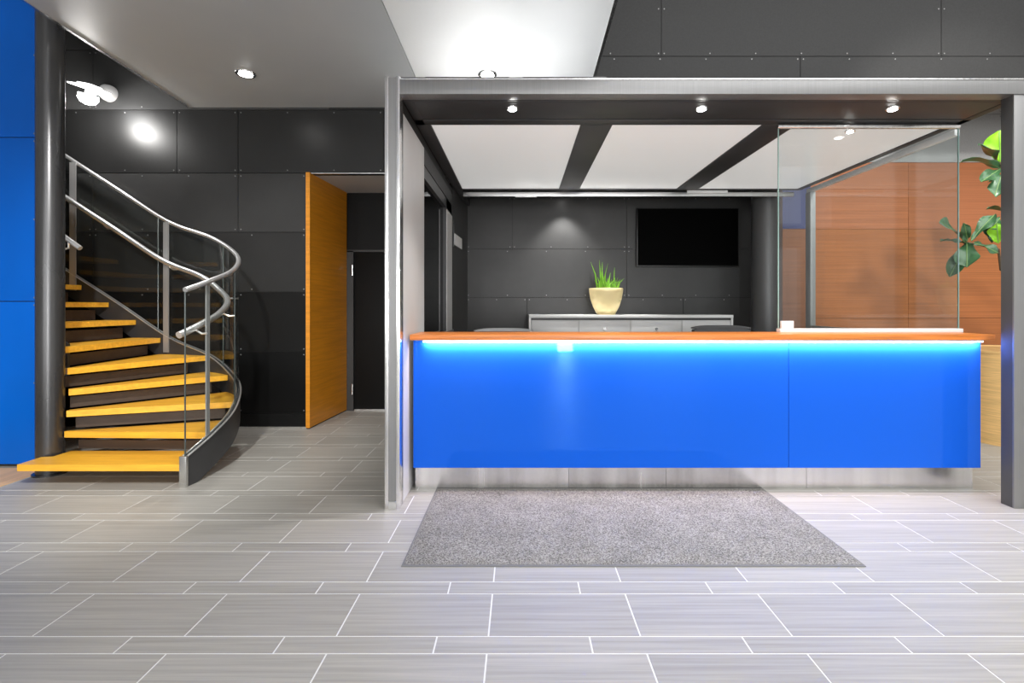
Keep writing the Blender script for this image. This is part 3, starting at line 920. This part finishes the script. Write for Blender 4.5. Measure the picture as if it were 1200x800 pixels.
nt_ = thing('wall_sign', (-0.74, 6.17, 1.99), 'small white rectangular plate in a dark frame on the booth side wall', 'sign')
def strip(y0, y1, z0, z1, d0, d1):
    return MB().prism([(xin(y0) + d0, y0), (xin(y0) + d1, y0), (xin(y1) + d1, y1), (xin(y1) + d0, y1)], z0, z1)
strip(5.91, 6.44, 1.975, 2.24, 0.0, 0.012).build('frame', M_darkmetal, nt_)
strip(5.93, 6.42, 1.99, 2.12, 0.012, 0.016).build('plate', M_white, nt_)

och = thing('office_chair', (-0.16, 4.95, 0), 'office chair with pale grey backrest edge near the dark window', 'chair', 'office chairs behind the counter')
cx, cy = -0.16, 4.95
def arc_back(w_, h0, h1, d, th):
    b = MB(); n = 12
    path = [(cx + w_ * (2 * i / n - 1), cy + 0.22 - d * (2 * i / n - 1) ** 2) for i in range(n + 1)]
    b.ribbon(path, th, [h0] * (n + 1), [h1 - 0.02 * (2 * i / n - 1) ** 4 for i in range(n + 1)])
    return b
arc_back(0.285, 0.62, 1.045, 0.06, 0.02).build('backrest', M_chair, och)
arc_back(0.290, 1.035, 1.066, 0.06, 0.024).build('backrest_edge', M_chairl, och)
MB().box(cx - 0.24, cx + 0.24, cy - 0.26, cy + 0.18, 0.43, 0.51, 0.03).build('seat', M_chair, och)
MB().box(cx - 0.03, cx + 0.03, cy + 0.18, cy + 0.245, 0.40, 0.75).build('back_support', M_darkmetal, och)
MB().tube([(cx, cy, 0.08), (cx, cy, 0.43)], 0.028, 14).build('gas_stem', M_darkmetal, och)
for k in range(5):
    a = k * 2 * PI / 5 + 0.3
    e = Vector((cx + 0.28 * math.cos(a), cy + 0.28 * math.sin(a), 0.075))
    lg = MB().tube([(cx, cy, 0.11), e], [0.026, 0.016], 10).build('leg', M_darkmetal, och)
    MB().tube([e + Vector((-0.018 * math.sin(a), 0.018 * math.cos(a), -0.045)), e + Vector((0.018 * math.sin(a), -0.018 * math.cos(a), -0.045))], 0.030, 14).build('caster', M_joint, lg)
o2 = copy_tree(och, None, (2.16, 0, 0.0), 'office chair with plain charcoal backrest nearest the round column')
for ch in o2.children:
    if ch.name.startswith('backrest'):
        ch.location.z += 0.028
        if ch.name.startswith('backrest_edge'):
            ch.data = ch.data.copy(); ch.data.materials.clear(); ch.data.materials.append(M_chair)

# ------------------------------------------------------------------ planter and fig
pl = thing('round_planter', (4.93, 5.0, 0), 'round pale bamboo planter on the tiled floor right of the counter', 'planter')
MB().lathe([(0.60, 0.0), (0.60, 0.84), (0.595, 0.862), (0.56, 0.862), (0.55, 0.74), (0.02, 0.74)], (4.93, 5.0, 0), 64).build('body', M_planter, pl)
MB().lathe([(0.603, 0.845), (0.606, 0.855), (0.603, 0.866), (0.556, 0.866), (0.553, 0.855)], (4.93, 5.0, 0), 64).build('rim', M_planter, pl)
MB().lathe([(0.55, 0.741), (0.3, 0.775), (0.01, 0.78)], (4.93, 5.0, 0), 40).build('soil', M_soil, pl)

fig = thing('fiddle_leaf_fig', (4.93, 5.0, 0.775), 'leafy fig tree growing from the round planter', 'plant')
def W(px_, py_, y):
    return Vector(((px_ - 609) * y / 605, y, 1.29 - (py_ - 358) * y / 605))
MB().tube([(4.93, 5.0, 0.772), (4.90, 4.95, 1.3), (4.78, 4.85, 1.9), (4.72, 4.75, 2.5), (4.70, 4.70, 2.95)], [0.032, 0.028, 0.024, 0.018, 0.010], 10).build('trunk', M_stem, fig)
hub1 = W(1133, 284, 4.62); hub2 = W(1172, 190, 4.70); hub3 = W(1170, 292, 4.65)
MB().tube([(4.84, 4.9, 1.62), tuple(W(1173, 316, 4.75)), tuple(hub3), tuple(W(1152, 287, 4.63)), tuple(hub1)], [0.016, 0.012, 0.010, 0.008, 0.006], 8).build('branch', M_stem, fig)
MB().tube([(4.74, 4.78, 2.3), tuple(W(1182, 215, 4.72)), tuple(hub2)], [0.014, 0.010, 0.006], 8).build('branch', M_stem, fig)


def leaf(base, tip, width, nrm, m=M_leaf, curl=0.12, fold=0.25, seed=0):
    base = Vector(base); tip = Vector(tip)
    ax = tip - base; L = ax.length; ax.normalize()
    n = Vector(nrm); n = (n - ax * n.dot(ax)).normalized()
    sd = ax.cross(n)
    r_ = random.Random(seed)
    nu, nv = 9, 6
    prof = [0.06, 0.34, 0.50, 0.60, 0.78, 0.96, 1.0, 0.90, 0.62, 0.10]
    vs = []; fs = []
    ph = r_.uniform(0, 6)
    for i in range(nu + 1):
        u = i / nu
        for j in range(nv + 1):
            v = 2 * j / nv - 1
            p = base + ax * (u * L) + sd * (v * width / 2 * prof[i])
            lift = curl * L * (-(u - 0.45) ** 2) + fold * abs(v) * width / 2 * prof[i] + 0.018 * math.sin(9 * u + ph + 2 * v) * abs(v)
            vs.append(p + n * lift)
    N = len(vs)
    vs += [p - n * 0.0015 for p in vs]
    for i in range(nu):
        for j in range(nv):
            a = i * (nv + 1) + j
            fs.append((a, a + 1, a + nv + 2, a + nv + 1))
            fs.append((N + a + nv + 1, N + a + nv + 2, N + a + 1, N + a))
    for i in range(nu):
        for j in (0, nv):
            a = i * (nv + 1) + j
            fs.append((a, a + nv + 1, N + a + nv + 1, N + a))
    lf = MB().add(vs, fs).build('leaf', m, fig, smooth=60)
    vp = []
    for i in range(nu + 1):
        u = i / nu
        vp.append(base + ax * (u * L) + n * (curl * L * (-(u - 0.45) ** 2) + 0.001))
    MB().tube(vp, 0.0035, 5).build('midrib', M_vein, lf)


cam_dir = Vector((-0.66, -0.75, 0.05))
up = Vector((0, 0, 1))
leaf(W(1172, 190, 4.72), W(1171, 153, 4.66), 0.22, cam_dir + up * 0.1, M_leafb, seed=1)
leaf(W(1168, 188, 4.70), W(1150, 168, 4.55), 0.15, Vector((-0.2, -0.55, 0.9)), M_leaf, seed=2)
leaf(W(1173, 194, 4.70), W(1127, 185, 4.60), 0.17, Vector((0.05, -0.10, 1)), M_leaf, curl=0.25, seed=3)
leaf(W(1173, 197, 4.72), W(1151, 212, 4.64), 0.12, cam_dir, M_leaf, seed=4)
leaf(W(1174, 203, 4.72), W(1166, 229, 4.66), 0.14, cam_dir, M_leaf, seed=5)
leaf(hub1, W(1103, 258, 4.52), 0.20, Vector((-0.45, -0.6, 0.75)), M_leaf, seed=6)
leaf(hub1, W(1133, 312, 4.50), 0.18, cam_dir + up * 0.35, M_leaf, seed=7)
leaf(hub1, W(1113, 324, 4.66), 0.13, cam_dir + up * 0.1, M_leaf, seed=8)
leaf(hub1, W(1102, 281, 4.70), 0.09, Vector((0.1, -0.35, 0.9)), M_leaf, seed=9)
leaf(W(1138, 281, 4.62), W(1166, 250, 4.66), 0.11, Vector((-0.5, -0.6, 0.6)), M_leaf, seed=10)
leaf(W(1141, 284, 4.62), W(1171, 296, 4.56), 0.11, Vector((-0.3, -0.6, 0.8)), M_leaf, seed=11)
leaf(W(1134, 282, 4.60), W(1130, 262, 4.50), 0.08, cam_dir + up * 0.3, M_leaf, seed=12)
leaf(W(1170, 285, 4.66), W(1168, 262, 4.60), 0.14, cam_dir, M_leafb, seed=13)
leaf(W(1163, 284, 4.68), W(1158, 262, 4.72), 0.09, cam_dir, M_leaf, seed=14)
leaf(W(1172, 255, 4.70), W(1162, 268, 4.62), 0.10, cam_dir, M_leaf, seed=15)
rnd = random.Random(5)
for i in range(16):
    a = rnd.uniform(0, 2 * PI); z = rnd.uniform(1.7, 3.0)
    if PI * 0.8 < a < PI * 1.55: a += PI * 0.75
    base = Vector((4.76 - (z - 2.2) * 0.08, 4.80, z)); d = Vector((math.cos(a), math.sin(a), rnd.uniform(-0.1, 0.6))).normalized()
    leaf(base + d * 0.05, base + d * rnd.uniform(0.30, 0.42), rnd.uniform(0.16, 0.22), Vector((0, 0, 1)) - d * 0.3, M_leaf, seed=20 + i)
